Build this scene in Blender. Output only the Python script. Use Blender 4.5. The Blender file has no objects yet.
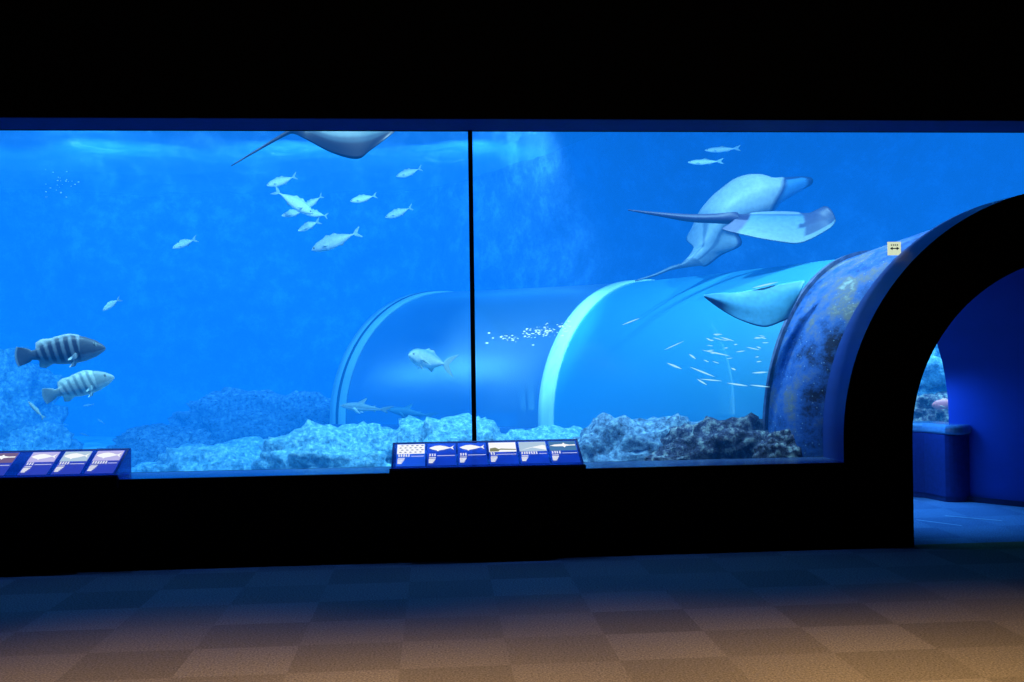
import bpy, bmesh, math, random
from mathutils import Vector, Matrix, noise
random.seed(7)
S = bpy.context.scene
COL = S.collection
PI = math.pi

# ------------------------------------------------------------------ camera
F = 1000.0
YAW, PITCH, ROLL, D, H = .0759, .0051, -.0140, 7.08, 1.5
fw = Vector((math.sin(YAW) * math.cos(PITCH), math.cos(YAW) * math.cos(PITCH), math.sin(PITCH)))
rt0 = Vector((math.cos(YAW), -math.sin(YAW), 0))
up0 = rt0.cross(fw)
RT = rt0 * math.cos(ROLL) + up0 * math.sin(ROLL)
UP = -rt0 * math.sin(ROLL) + up0 * math.cos(ROLL)
EYE = Vector((0, -D, H))
cd = bpy.data.cameras.new('camera')
cd.sensor_width = 36
cd.lens = F * 36 / 1024
cd.clip_end = 200
cam = bpy.data.objects.new('camera', cd)
COL.objects.link(cam)
m3 = Matrix((RT, UP, -fw)).transposed()
cam.matrix_world = Matrix.Translation(EYE) @ m3.to_4x4()
S.camera = cam


def at(px, py, Y):
    """the point of the plane y = Y seen at a place of the photograph"""
    d = fw + RT * ((px - 512) / F) - UP * ((py - 341) / F)
    return EYE + d * ((Y + D) / d.y)


def ppm(Y):
    return F / (Y + D)


# ------------------------------------------------------------------ helpers
def tag(o, label=None, cat=None, group=None, kind=None):
    if label: o['label'] = label
    if cat: o['category'] = cat
    if group: o['group'] = group
    if kind: o['kind'] = kind
    return o


def obj(name, bm, mat, parent=None, smooth=False):
    me = bpy.data.meshes.new(name)
    bm.normal_update()
    bm.to_mesh(me)
    bm.free()
    for m in (mat if isinstance(mat, (list, tuple)) else [mat]):
        me.materials.append(m)
    if smooth:
        for p in me.polygons: p.use_smooth = True
    o = bpy.data.objects.new(name, me)
    COL.objects.link(o)
    if parent is not None:
        o.parent = parent
        o.matrix_parent_inverse = Matrix.Translation(parent.location).inverted() if parent.type == 'EMPTY' else Matrix()
    return o


def empty(name, loc=(0, 0, 0)):
    o = bpy.data.objects.new(name, None)
    o.empty_display_size = .05
    o.location = loc
    COL.objects.link(o)
    return o


def box(bm, x0, x1, y0, y1, z0, z1, bev=0):
    v = [bm.verts.new(p) for p in ((x0, y0, z0), (x1, y0, z0), (x1, y1, z0), (x0, y1, z0), (x0, y0, z1), (x1, y0, z1), (x1, y1, z1), (x0, y1, z1))]
    fs = [bm.faces.new([v[i] for i in f]) for f in ((3, 2, 1, 0), (4, 5, 6, 7), (0, 1, 5, 4), (1, 2, 6, 5), (2, 3, 7, 6), (3, 0, 4, 7))]
    if bev:
        es = set(e for f in fs for e in f.edges)
        bmesh.ops.bevel(bm, geom=list(es), offset=bev, segments=3, affect='EDGES', profile=.5)
    return bm


def B():
    return bmesh.new()


def prism(bm, pts, ax, lo, hi):
    """extrude a polygon given in the two other axes along axis ax"""
    def P(a, b, c):
        return {'x': (c, a, b), 'y': (a, c, b), 'z': (a, b, c)}[ax]
    A = [bm.verts.new(P(a, b, lo)) for a, b in pts]
    Bv = [bm.verts.new(P(a, b, hi)) for a, b in pts]
    n = len(pts)
    fs = [bm.faces.new(A), bm.faces.new(Bv[::-1])]
    for i in range(n):
        fs.append(bm.faces.new((A[i], Bv[i], Bv[(i + 1) % n], A[(i + 1) % n])))
    bmesh.ops.recalc_face_normals(bm, faces=fs)
    return bm


def struct(o, label=None):
    o['kind'] = 'structure'
    if label: o['label'] = label
    return o


# ------------------------------------------------------------------ materials
def new_mat(name):
    m = bpy.data.materials.new(name)
    m.use_nodes = True
    nt = m.node_tree
    for n in list(nt.nodes): nt.nodes.remove(n)
    out = nt.nodes.new('ShaderNodeOutputMaterial')
    return m, nt, out


def N(nt, kind, **kw):
    n = nt.nodes.new(kind)
    for k, v in kw.items():
        if k.startswith('_'): setattr(n, k[1:], v)
        else: n.inputs[k.replace('__', ' ')].default_value = v
    return n


def L(nt, a, b):
    nt.links.new(a, b)


def ramp(nt, fac, stops):
    r = nt.nodes.new('ShaderNodeValToRGB')
    el = r.color_ramp.elements
    while len(el) < len(stops): el.new(.5)
    for e, (p, c) in zip(el, stops):
        e.position = p
        e.color = (*c, 1)
    L(nt, fac, r.inputs['Fac'])
    return r


def plain(name, col, rough=.6, spec=.3, metal=0, scale=30, var=.12, bump=0, coat=0):
    m, nt, out = new_mat(name)
    p = N(nt, 'ShaderNodeBsdfPrincipled', Roughness=rough, Metallic=metal)
    p.inputs['Specular IOR Level'].default_value = spec
    p.inputs['Coat Weight'].default_value = coat
    tc = N(nt, 'ShaderNodeTexCoord')
    nz = N(nt, 'ShaderNodeTexNoise', Scale=scale, Detail=4)
    L(nt, tc.outputs['Object'], nz.inputs['Vector'])
    r = ramp(nt, nz.outputs['Fac'], [(.3, [c * (1 - var) for c in col]), (.7, [min(1, c * (1 + var)) for c in col])])
    L(nt, r.outputs['Color'], p.inputs['Base Color'])
    if bump:
        b = N(nt, 'ShaderNodeBump', Strength=bump, Distance=.02)
        L(nt, nz.outputs['Fac'], b.inputs['Height'])
        L(nt, b.outputs['Normal'], p.inputs['Normal'])
    L(nt, p.outputs['BSDF'], out.inputs['Surface'])
    return m


def glow(name, col, strength):
    m, nt, out = new_mat(name)
    e = N(nt, 'ShaderNodeEmission', Strength=strength)
    e.inputs['Color'].default_value = (*col, 1)
    L(nt, e.outputs[0], out.inputs['Surface'])
    return m


def rock_mat(name, dark, mid, light, scale=6, speck=.5):
    m, nt, out = new_mat(name)
    p = N(nt, 'ShaderNodeBsdfPrincipled', Roughness=.85)
    p.inputs['Specular IOR Level'].default_value = .2
    g = N(nt, 'ShaderNodeNewGeometry')
    nz = N(nt, 'ShaderNodeTexNoise', Scale=scale, Detail=8, Roughness=.7)
    L(nt, g.outputs['Position'], nz.inputs['Vector'])
    r = ramp(nt, nz.outputs['Fac'], [(.34, dark), (.5, mid), (.68, light)])
    vo = N(nt, 'ShaderNodeTexVoronoi', Scale=scale * 7)
    L(nt, g.outputs['Position'], vo.inputs['Vector'])
    r2 = ramp(nt, vo.outputs['Distance'], [(.0, (1, 1, 1)), (.28, (0, 0, 0))])
    mx = N(nt, 'ShaderNodeMixRGB')
    mu = N(nt, 'ShaderNodeMath', _operation='MULTIPLY')
    mu.inputs[1].default_value = speck
    L(nt, r2.outputs['Color'], mu.inputs[0])
    L(nt, mu.outputs[0], mx.inputs['Fac'])
    L(nt, r.outputs['Color'], mx.inputs['Color1'])
    mx.inputs['Color2'].default_value = (*light, 1)
    L(nt, mx.outputs['Color'], p.inputs['Base Color'])
    b = N(nt, 'ShaderNodeBump', Strength=.7, Distance=.04)
    L(nt, nz.outputs['Fac'], b.inputs['Height'])
    L(nt, b.outputs['Normal'], p.inputs['Normal'])
    L(nt, p.outputs['BSDF'], out.inputs['Surface'])
    return m


def skin_mat(name, rough=.45, spec=.4):
    """animal skin: the colour patches sit in the mesh's colour attribute"""
    m, nt, out = new_mat(name)
    p = N(nt, 'ShaderNodeBsdfPrincipled', Roughness=rough)
    p.inputs['Specular IOR Level'].default_value = spec
    a = N(nt, 'ShaderNodeAttribute', _attribute_name='patch')
    tc = N(nt, 'ShaderNodeTexCoord')
    nz = N(nt, 'ShaderNodeTexNoise', Scale=25, Detail=3)
    L(nt, tc.outputs['Object'], nz.inputs['Vector'])
    r = ramp(nt, nz.outputs['Fac'], [(.3, (.8, .8, .8)), (.7, (1, 1, 1))])
    mx = N(nt, 'ShaderNodeMixRGB', _blend_type='MULTIPLY')
    mx.inputs['Fac'].default_value = 1
    L(nt, a.outputs['Color'], mx.inputs['Color1'])
    L(nt, r.outputs['Color'], mx.inputs['Color2'])
    L(nt, mx.outputs['Color'], p.inputs['Base Color'])
    L(nt, p.outputs['BSDF'], out.inputs['Surface'])
    return m


def glass_mat(name, clear=.97, gl=.03, sheen=0, sheencol=(.2, .6, .9), rough=.03):
    m, nt, out = new_mat(name)
    tr = N(nt, 'ShaderNodeBsdfTransparent')
    go = N(nt, 'ShaderNodeBsdfGlossy', Roughness=rough)
    tr.inputs['Color'].default_value = (.96, .985, 1, 1)
    lw = N(nt, 'ShaderNodeLayerWeight', Blend=.25)
    ma = N(nt, 'ShaderNodeMath', _operation='MULTIPLY_ADD')
    L(nt, lw.outputs['Fresnel'], ma.inputs[0])
    ma.inputs[1].default_value = gl * 3
    ma.inputs[2].default_value = gl * .3
    ma.use_clamp = True
    mx = N(nt, 'ShaderNodeMixShader')
    L(nt, ma.outputs[0], mx.inputs['Fac'])
    L(nt, tr.outputs[0], mx.inputs[1])
    L(nt, go.outputs[0], mx.inputs[2])
    last = mx
    if sheen:  # diffuse blue in place of the light the acrylic mirrors
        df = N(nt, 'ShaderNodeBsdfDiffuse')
        df.inputs['Color'].default_value = (*sheencol, 1)
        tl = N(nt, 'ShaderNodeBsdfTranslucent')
        tl.inputs['Color'].default_value = (*sheencol, 1)
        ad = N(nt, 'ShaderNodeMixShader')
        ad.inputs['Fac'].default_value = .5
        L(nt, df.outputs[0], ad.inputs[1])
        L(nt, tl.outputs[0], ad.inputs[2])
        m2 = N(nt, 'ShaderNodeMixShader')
        m2.inputs['Fac'].default_value = sheen
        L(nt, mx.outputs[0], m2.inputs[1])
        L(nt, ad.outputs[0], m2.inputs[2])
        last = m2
    L(nt, last.outputs[0], out.inputs['Surface'])
    return m


BLACK = plain('black_paint', (.0035, .0035, .0045), rough=.9, spec=.05)
HEAD = plain('header_paint', (.006, .007, .011), rough=.85, spec=.08)
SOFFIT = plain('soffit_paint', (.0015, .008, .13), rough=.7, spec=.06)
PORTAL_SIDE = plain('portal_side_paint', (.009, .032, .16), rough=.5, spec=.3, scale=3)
SEAL = plain('black_sealant', (.002, .002, .003), rough=.8, spec=.05)
TUNBLUE = plain('tunnel_blue_paint', (.02, .075, .42), rough=.5, spec=.25, scale=2, var=.06)
GLASS = glass_mat('tank_glass', gl=.012)
ACRYL = glass_mat('tunnel_acrylic', gl=1.0, sheen=.66, sheencol=(.10, .70, 1), rough=.3)
ACRYL_FAR = glass_mat('far_tunnel_acrylic', gl=1.2, sheen=.14, sheencol=(.08, .46, 1), rough=.35)
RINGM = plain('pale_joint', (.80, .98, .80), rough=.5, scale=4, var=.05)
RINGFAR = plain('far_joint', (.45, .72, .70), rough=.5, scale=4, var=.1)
SKIN = skin_mat('animal_skin')
ROCKL = rock_mat('rock_pale', (.07, .22, .36), (.18, .46, .68), (.60, .92, 1), 22, .8)
ROCKD = rock_mat('rock_dark', (.012, .012, .02), (.06, .06, .12), (.46, .48, .46), 16, .9)
ROCKM = rock_mat('rock_mixed', (.03, .04, .07), (.16, .25, .40), (.50, .66, .72), 18, .9)
WALLR = rock_mat('tank_rock_wall', (.02, .05, .10), (.05, .10, .20), (.13, .26, .42), 2.6, .2)
SAND = rock_mat('seabed', (.10, .17, .2), (.22, .33, .36), (.4, .55, .55), 2, .3)


def carpet_mat(name, cols, tx, ty, x0=0, y0=0):
    m, nt, out = new_mat(name)
    p = N(nt, 'ShaderNodeBsdfPrincipled', Roughness=.95)
    p.inputs['Specular IOR Level'].default_value = .08
    g = N(nt, 'ShaderNodeNewGeometry')
    mp = N(nt, 'ShaderNodeMapping', _vector_type='POINT')
    mp.inputs['Location'].default_value = (x0, y0, .5)
    mp.inputs['Scale'].default_value = (1 / tx, 1 / ty, 0)
    L(nt, g.outputs['Position'], mp.inputs['Vector'])
    fl = N(nt, 'ShaderNodeVectorMath', _operation='FLOOR')
    L(nt, mp.outputs['Vector'], fl.inputs[0])
    wn = N(nt, 'ShaderNodeTexWhiteNoise', _noise_dimensions='3D')
    L(nt, fl.outputs['Vector'], wn.inputs['Vector'])
    ck = N(nt, 'ShaderNodeTexChecker', Scale=1)
    L(nt, mp.outputs['Vector'], ck.inputs['Vector'])
    mx = N(nt, 'ShaderNodeMath', _operation='MULTIPLY_ADD')
    L(nt, ck.outputs['Fac'], mx.inputs[0])
    mx.inputs[1].default_value = .5
    mm = N(nt, 'ShaderNodeMath', _operation='MULTIPLY')
    mm.inputs[1].default_value = .5
    L(nt, wn.outputs['Value'], mm.inputs[0])
    L(nt, mm.outputs[0], mx.inputs[2])
    r = ramp(nt, mx.outputs[0], [(0, cols[0]), (.5, cols[1]), (1, cols[2])])
    nz = N(nt, 'ShaderNodeTexNoise', Scale=95, Detail=4, Roughness=.7)
    L(nt, g.outputs['Position'], nz.inputs['Vector'])
    r2 = ramp(nt, nz.outputs['Fac'], [(.32, (.4, .4, .4)), (.68, (1.55, 1.55, 1.55))])
    mu = N(nt, 'ShaderNodeMixRGB', _blend_type='MULTIPLY')
    mu.inputs['Fac'].default_value = 1
    L(nt, r.outputs['Color'], mu.inputs['Color1'])
    L(nt, r2.outputs['Color'], mu.inputs['Color2'])
    L(nt, mu.outputs['Color'], p.inputs['Base Color'])
    b = N(nt, 'ShaderNodeBump', Strength=.5, Distance=.01)
    L(nt, nz.outputs['Fac'], b.inputs['Height'])
    L(nt, b.outputs['Normal'], p.inputs['Normal'])
    L(nt, p.outputs['BSDF'], out.inputs['Surface'])
    return m


CARPET = carpet_mat('carpet_tiles', [(.235, .162, .083), (.28, .193, .10), (.325, .226, .12)], .52, .434, .365, .479)
CARPETB = carpet_mat('tunnel_carpet', [(.10, .20, .36), (.13, .25, .42), (.16, .30, .48)], .52, .434, .365, .479)

# ------------------------------------------------------------------ the room
ZS, ZT, YR = .615, 3.117, .372            # sill, window head, depth of the glass
CX, CZ, RO, RI = 4.804, .774, 1.856, 1.336  # portal
LX, RX, BY, CEIL = -7.0, 9.0, -9.5, 4.3


def arc(cx, cz, r, a0, a1, n):
    return [(cx + r * math.cos(a0 + (a1 - a0) * i / n), cz + r * math.sin(a0 + (a1 - a0) * i / n)) for i in range(n + 1)]


# floor (up to the front wall) and the tunnel's carpet
bm = B(); box(bm, LX, RX, BY, .03, -.1, 0)
struct(obj('floor', bm, CARPET))
bm = B(); box(bm, -3.5, 8.5, .03, 8.0, -.1, -.001)
struct(obj('floor.001', bm, CARPETB))
# wall below the window
bm = B()
box(bm, LX, CX - RO + .02, 0, YR + .06, 0, ZS)
struct(obj('wall_front_base', bm, BLACK))
# header above the window with its pale soffit
bm = B(); box(bm, LX, RX, 0, YR + .06, ZT, CEIL)
struct(obj('wall_front_header', bm, HEAD))
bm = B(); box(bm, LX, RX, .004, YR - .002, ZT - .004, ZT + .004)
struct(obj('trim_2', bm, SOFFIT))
bm = B(); box(bm, LX, CX - RO + .02, .004, YR - .002, ZS - .004, ZS + .005)
struct(obj('trim_3', bm, plain('sill_paint', (.02, .05, .13), rough=.25, spec=.5)))
bm = B(); box(bm, LX - .2, LX, BY, YR, 0, CEIL)
struct(obj('wall_left', bm, BLACK))
bm = B(); box(bm, RX, RX + .2, BY, 3.5, 0, CEIL)
struct(obj('wall_right', bm, BLACK))
bm = B(); box(bm, LX, RX, BY - .2, BY, 0, CEIL)
struct(obj('wall_back', bm, BLACK))
bm = B(); box(bm, LX, RX, BY, YR, CEIL, CEIL + .2)
struct(obj('ceiling', bm, BLACK))
# wall right of the portal, out of the frame
bm = B(); box(bm, CX + RO - .1, RX, .02, YR + .1, 0, ZT)
struct(obj('wall_front_right', bm, BLACK))

# portal: black arched surround, its outer face lit blue
def portal():
    bm = B()
    n = 64
    def ring(R, y):
        pts = [(CX - R, 0)] + arc(CX, CZ, R, PI, 0, n) + [(CX + R, 0)]
        return [bm.verts.new((x, y, z)) for x, z in pts]
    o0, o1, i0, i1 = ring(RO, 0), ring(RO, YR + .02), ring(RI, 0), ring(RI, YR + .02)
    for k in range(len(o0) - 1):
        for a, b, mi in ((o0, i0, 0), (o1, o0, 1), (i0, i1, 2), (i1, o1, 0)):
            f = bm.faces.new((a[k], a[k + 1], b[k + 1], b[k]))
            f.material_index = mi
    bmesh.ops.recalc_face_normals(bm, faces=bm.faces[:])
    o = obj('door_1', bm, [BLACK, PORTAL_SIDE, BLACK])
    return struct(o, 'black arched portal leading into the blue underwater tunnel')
portal()

# window glass: two panes either side of the black joint, the right one cut round the portal
XM = at(472.5, 300, YR).x
def pane(name, pts, idx):
    bm = B()
    prism(bm, pts, 'y', YR, YR + .06)
    return struct(obj(name, bm, GLASS), idx)
pane('window_1', [(LX, ZS), (XM, ZS), (XM, ZT), (LX, ZT)], 'left glass pane of the tank window')
a_s = PI - math.asin((CZ - ZS) / (RO - .01)) * -1
arcpts = arc(CX, CZ, RO - .01, PI + math.asin((CZ - ZS) / RO), 0.02, 60)
pane('window_2', [(XM, ZS)] + arcpts + [(CX + RO + .3, CZ), (CX + RO + .3, ZT), (XM, ZT)], 'right glass pane of the tank window, cut round the portal')
bm = B(); box(bm, XM - .016, XM + .016, YR - .004, YR + .064, ZS, ZT)
struct(obj('trim_1', bm, SEAL), 'thin black upright joint between the two window panes')

# ------------------------------------------------------------------ tunnel in the tank
def pushed(x, y, th, R, z, k=1.06):
    return (x * k, (y + D) * k - D, th, R * k, H + (z - H) * k)
ST = [(CX, .45, 0.0, 1.80, CZ), pushed(3.70, 1.24, .60, 1.45, CZ), pushed(2.25, 3.62, .62, 1.42, .76), pushed(-.04, 5.0, .68, 1.45, .70), pushed(-2.6, 7.3, .75, 1.45, .70)]
LEND = (3.70, 1.24, .60, 0, CZ)


def station(t):
    """smooth point on the tunnel, t = 0..4"""
    i = min(int(t), len(ST) - 2)
    u = t - i
    def get(k): return ST[max(0, min(len(ST) - 1, k))]
    p0, p1, p2, p3 = get(i - 1), get(i), get(i + 1), get(i + 2)
    if i == 0:
        return tuple(p1[k] + (p2[k] - p1[k]) * u for k in range(5))
    if i == 1: p0 = tuple(2 * p1[k] - p2[k] for k in range(5))
    return tuple(.5 * (2 * p1[k] + (p2[k] - p0[k]) * u + (2 * p0[k] - 5 * p1[k] + 4 * p2[k] - p3[k]) * u * u + (3 * p1[k] - p0[k] - 3 * p2[k] + p3[k]) * u ** 3) for k in range(5))


def arch_pts(st, R, zb, n=48):
    x, y, th, _, cz = st
    c, s = math.cos(th), math.sin(th)
    P = [(-R, zb)] + [(-R * math.cos(PI * k / n), cz + R * math.sin(PI * k / n)) for k in range(n + 1)] + [(R, zb)]
    return [Vector((x + u * c, y + u * s, z)) for u, z in P]


def sweep(bm, ts, dR, zb, R=None, close=False, k0=0, k1=99):
    rows = []
    for t in ts:
        st = station(t)
        rows.append([bm.verts.new(p) for p in arch_pts(st, (R if R else st[3]) + dR, zb)])
    for a, b in zip(rows, rows[1:]):
        for k in range(k0, min(k1, len(a) - 1)):
            bm.faces.new((a[k], a[k + 1], b[k + 1], b[k]))
        if close: bm.faces.new((a[-1], a[0], b[0], b[-1]))
    if close:
        bm.faces.new(rows[0][::-1]); bm.faces.new(rows[-1])
    return rows


def band(bm, t0, t1, n, ro, ri, zb, R=None):
    """a thick arched band from t0 to t1"""
    ts = [t0 + (t1 - t0) * k / n for k in range(n + 1)]
    A = sweep(bm, ts, ro, zb, R); Bq = sweep(bm, ts, ri, zb, R)
    for k in range(len(A[0]) - 1):
        bm.faces.new((A[0][k], A[0][k + 1], Bq[0][k + 1], Bq[0][k]))
        bm.faces.new((A[-1][k], A[-1][k + 1], Bq[-1][k + 1], Bq[-1][k]))
    bmesh.ops.recalc_face_normals(bm, faces=bm.faces[:])
    return bm


def rust_mat():
    m, nt, out = new_mat('weathered_concrete')
    p = N(nt, 'ShaderNodeBsdfPrincipled', Roughness=.75)
    p.inputs['Specular IOR Level'].default_value = .25
    g = N(nt, 'ShaderNodeNewGeometry')
    nz = N(nt, 'ShaderNodeTexNoise', Scale=2.6, Detail=8, Roughness=.72)
    L(nt, g.outputs['Position'], nz.inputs['Vector'])
    r = ramp(nt, nz.outputs['Fac'], [(.38, (.012, .02, .06)), (.50, (.035, .12, .40)), (.62, (.17, .17, .19)), (.72, (.42, .50, .50))])
    vo = N(nt, 'ShaderNodeTexVoronoi', Scale=24)
    L(nt, g.outputs['Position'], vo.inputs['Vector'])
    r2 = ramp(nt, vo.outputs['Distance'], [(.0, (1, 1, 1)), (.16, (0, 0, 0))])
    mx = N(nt, 'ShaderNodeMixRGB')
    L(nt, r2.outputs['Color'], mx.inputs['Fac'])
    L(nt, r.outputs['Color'], mx.inputs['Color1'])
    mx.inputs['Color2'].default_value = (.35, .45, .6, 1)
    L(nt, mx.outputs['Color'], p.inputs['Base Color'])
    b = N(nt, 'ShaderNodeBump', Strength=.5, Distance=.03)
    L(nt, nz.outputs['Fac'], b.inputs['Height'])
    L(nt, b.outputs['Normal'], p.inputs['Normal'])
    L(nt, p.outputs['BSDF'], out.inputs['Surface'])
    return m
RUST = rust_mat()
FLANGE = plain('flange_metal', (.13, .14, .24), rough=.5, spec=.4, scale=14, var=.5)

tun = empty('underwater_tunnel', (CX, .4, 0))
tag(tun, 'clear arched walk-through tunnel curving left through the tank behind the portal', 'tunnel')
bm = B(); band(bm, 0, .97, 14, 0, -.03, 0)
obj('concrete_collar', bm, RUST, tun, True)['label'] = 'blotchy weathered blue collar between portal and clear tunnel'
bm = B(); band(bm, .95, 1.0, 2, .035, -.04, 0)
fl = obj('flange', bm, FLANGE, tun)
bm = B(); sweep(bm, [1 + k / 20 for k in range(21)], 0, .60, k0=37)
bmesh.ops.delete(bm, geom=[v for v in bm.verts if not v.link_faces], context='VERTS')
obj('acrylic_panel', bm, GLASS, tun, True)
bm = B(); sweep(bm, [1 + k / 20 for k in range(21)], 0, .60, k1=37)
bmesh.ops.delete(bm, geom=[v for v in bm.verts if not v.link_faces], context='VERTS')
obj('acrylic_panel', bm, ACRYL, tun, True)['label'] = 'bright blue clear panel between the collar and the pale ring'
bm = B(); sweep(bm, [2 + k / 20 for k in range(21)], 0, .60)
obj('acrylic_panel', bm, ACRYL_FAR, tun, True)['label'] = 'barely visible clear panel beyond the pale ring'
bm = B(); bm.faces.new([bm.verts.new(p) for p in arch_pts(station(2.99), station(2.99)[3] - .03, .60)])
obj('end_panel', bm, ACRYL_FAR, tun)
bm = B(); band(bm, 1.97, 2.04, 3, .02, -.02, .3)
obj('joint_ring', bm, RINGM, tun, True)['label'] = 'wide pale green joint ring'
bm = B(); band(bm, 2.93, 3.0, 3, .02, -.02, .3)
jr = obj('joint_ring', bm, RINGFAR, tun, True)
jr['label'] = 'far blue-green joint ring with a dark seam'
bm = B(); band(bm, 2.957, 2.968, 2, .026, -.02, .3)
obj('seam', bm, plain('dark_seam', (.01, .05, .09)), jr, True)
bm = B()
for side in (0, 1):
    rows = []
    for k in range(25):
        t = 1.02 + 1.96 * k / 24
        s_ = station(t)
        c, s = math.cos(s_[2]), math.sin(s_[2])
        sg = -1 if side == 0 else 1
        pr = [(s_[3] + .06, 0), (s_[3] + .06, .62), (s_[3] - .14, .62), (s_[3] - .14, 0)]
        rows.append([bm.verts.new((s_[0] + sg * u * c, s_[1] + sg * u * s, z)) for u, z in pr])
    for a, b in zip(rows, rows[1:]):
        for q in range(4): bm.faces.new((a[q], a[(q + 1) % 4], b[(q + 1) % 4], b[q]))
    bm.faces.new(rows[0]); bm.faces.new(rows[-1][::-1])
bmesh.ops.recalc_face_normals(bm, faces=bm.faces[:])
obj('base_kerb', bm, plain('kerb_paint', (.08, .2, .45), rough=.5), tun)

# vault lining inside the portal (blue walls)
def lining():
    bm = B()
    rows = []
    def edge(u):
        st = (CX + (3.70 - CX) * u, YR + (1.24 - YR) * u, .60 * u, 0, CZ)
        return arch_pts(st, RI - .004, 0)
    m = len(edge(0))
    fac = [.12 + .88 * (.5 - .5 * math.cos(PI * min(1, max(0, (k - 1) / (.6 * m))))) for k in range(m)]
    for k in range(13):
        rows.append([bm.verts.new(edge(k / 12 * fac[q])[q]) for q in range(m)])
    global LINING_END
    LINING_END = [v.co.copy() for v in rows[-1]]
    for a, b in zip(rows, rows[1:]):
        for k in range(len(a) - 1): bm.faces.new((a[k], a[k + 1], b[k + 1], b[k]))
    return obj('wall_tunnel', bm, TUNBLUE, None, True)
struct(lining(), 'smooth blue vaulted wall inside the portal')
# end face between the lining and the collar
bm = B()
st = station(.985)
A_, B_ = [bm.verts.new(p) for p in LINING_END], [bm.verts.new(p) for p in arch_pts(st, st[3] - .01, 0)]
for k in range(len(A_) - 1): bm.faces.new((A_[k], A_[k + 1], B_[k + 1], B_[k]))
struct(obj('trim_4', bm, TUNBLUE))

# counter along the right of the tunnel, rounded end
def counter():
    t = empty('low_counter', (4.7, 2.1, 0))
    tag(t, 'low blue counter with rounded cap under the small tunnel window inside the arch', 'counter')
    # plan outline: front face left to right, round end, then back
    front = [Vector((3.75, 2.95)), Vector((4.25, 2.45)), Vector((4.62, 2.12))]
    endc, er = Vector((4.80, 2.02)), .20
    outline = front + [endc + Vector((math.cos(a), math.sin(a))) * er for a in [math.radians(225 + 10 * k) for k in range(1, 20)]]
    outline += [Vector((4.45, 2.75)), Vector((3.95, 3.25))]
    def ext(pts, z0, z1, bev, name, mat, off=0):
        bm = B()
        cen = sum(pts, Vector((0, 0))) / len(pts)
        pp = [p + (p - cen).normalized() * off for p in pts]
        prism(bm, [(p.x, p.y) for p in pp], 'z', z0, z1)
        if bev:
            es = [e for e in bm.edges if abs(e.verts[0].co.z - z1) < 1e-5 and abs(e.verts[1].co.z - z1) < 1e-5]
            es += [e for e in bm.edges if abs(e.verts[0].co.z - z0) < 1e-5 and abs(e.verts[1].co.z - z0) < 1e-5]
            bmesh.ops.bevel(bm, geom=es, offset=bev, segments=4, affect='EDGES', profile=.5)
        return obj(name, bm, mat, t)
    ext(outline, 0.05, .62, 0, 'body', plain('counter_blue', (.02, .04, .2), rough=.45))
    ext(outline, 0.0, .05, 0, 'plinth', plain('counter_plinth', (.02, .04, .16), rough=.5), -.012)
    ext(outline, .62, .715, .035, 'rounded_cap', plain('counter_cap', (.22, .42, .62), rough=.2, spec=.6, metal=.3), .02)
    bm = B()
    p = at(947, 460, 2.06)
    box(bm, p.x - .006, p.x + .006, p.y - .045, p.y + .0, .05, .62)
    obj('panel_gap', bm, SEAL, t)
counter()
# skirting of the tunnel wall
bm = B()
pa, pb = arch_pts((CX, YR, 0, 0, CZ), RI - .02, 0)[-1], arch_pts((3.70, 1.24, .60, 0, CZ), RI - .02, 0)[-1]
q = (pb - pa).normalized(); nn = Vector((-q.y, q.x, 0))
A0 = [bm.verts.new(v) for v in (pa, pb, pb + Vector((0, 0, .05)), pa + Vector((0, 0, .05)))]
bm.faces.new(A0)
struct(obj('baseboard_right', bm, plain('skirting', (.01, .02, .08))))

# two thin light strips on the tunnel carpet
for i, (a, b) in enumerate((((916, 520), (962, 526)), ((945, 516), (1002, 521)))):
    def fl_at(px, py):
        d = fw + RT * ((px - 512) / F) - UP * ((py - 341) / F)
        return EYE + d * (-EYE.z / d.z)
    p0, p1 = fl_at(*a), fl_at(*b)
    w = Vector((0, .012, 0))
    bm = B()
    bm.faces.new([bm.verts.new(v + Vector((0, 0, .003))) for v in (p0 - w, p1 - w, p1 + w, p0 + w)])
    struct(obj('trim_%d' % (5 + i), bm, plain('floor_strip', (.6, .8, .95), rough=.4)), 'thin pale strip let into the blue tunnel floor')

# sign on the collar
def sign():
    p = at(894.5, 248.5, .47)
    t = empty('arrow_sign', (p.x, p.y, p.z - .06))
    tag(t, 'small cream square sign with black double arrow on top of the tunnel collar', 'sign')
    bm = B(); h = .052
    box(bm, p.x - h, p.x + h, p.y, p.y + .012, p.z - h, p.z + h)
    obj('plate', bm, glow('sign_cream', (.85, .92, .62), .85), t)
    bm = B()
    y = p.y - .003
    def poly(pts): bm.faces.new([bm.verts.new((p.x + a, y, p.z + b)) for a, b in pts])
    poly([(-.018, -.004), (.018, -.004), (.018, .004), (-.018, .004)])
    poly([(-.038, 0), (-.016, -.014), (-.016, .014)])
    poly([(.038, 0), (.016, .014), (.016, -.014)])
    for k in range(4):
        poly([(-.03 + .016 * k, .022), (-.02 + .016 * k, .022), (-.02 + .016 * k, .032), (-.03 + .016 * k, .032)])
    obj('arrow', bm, plain('sign_ink', (.05, .09, .05)), t)
    bm = B(); box(bm, p.x - .015, p.x + .015, p.y + .012, p.y + .05, p.z - .04, p.z + .02)
    obj('bracket', bm, FLANGE, t)
sign()

# ------------------------------------------------------------------ the tank
SURF = 4.35
def fbm(p, s, o=5):
    return noise.fractal(Vector(p) * s, 1.0, 2.0, o)


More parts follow.
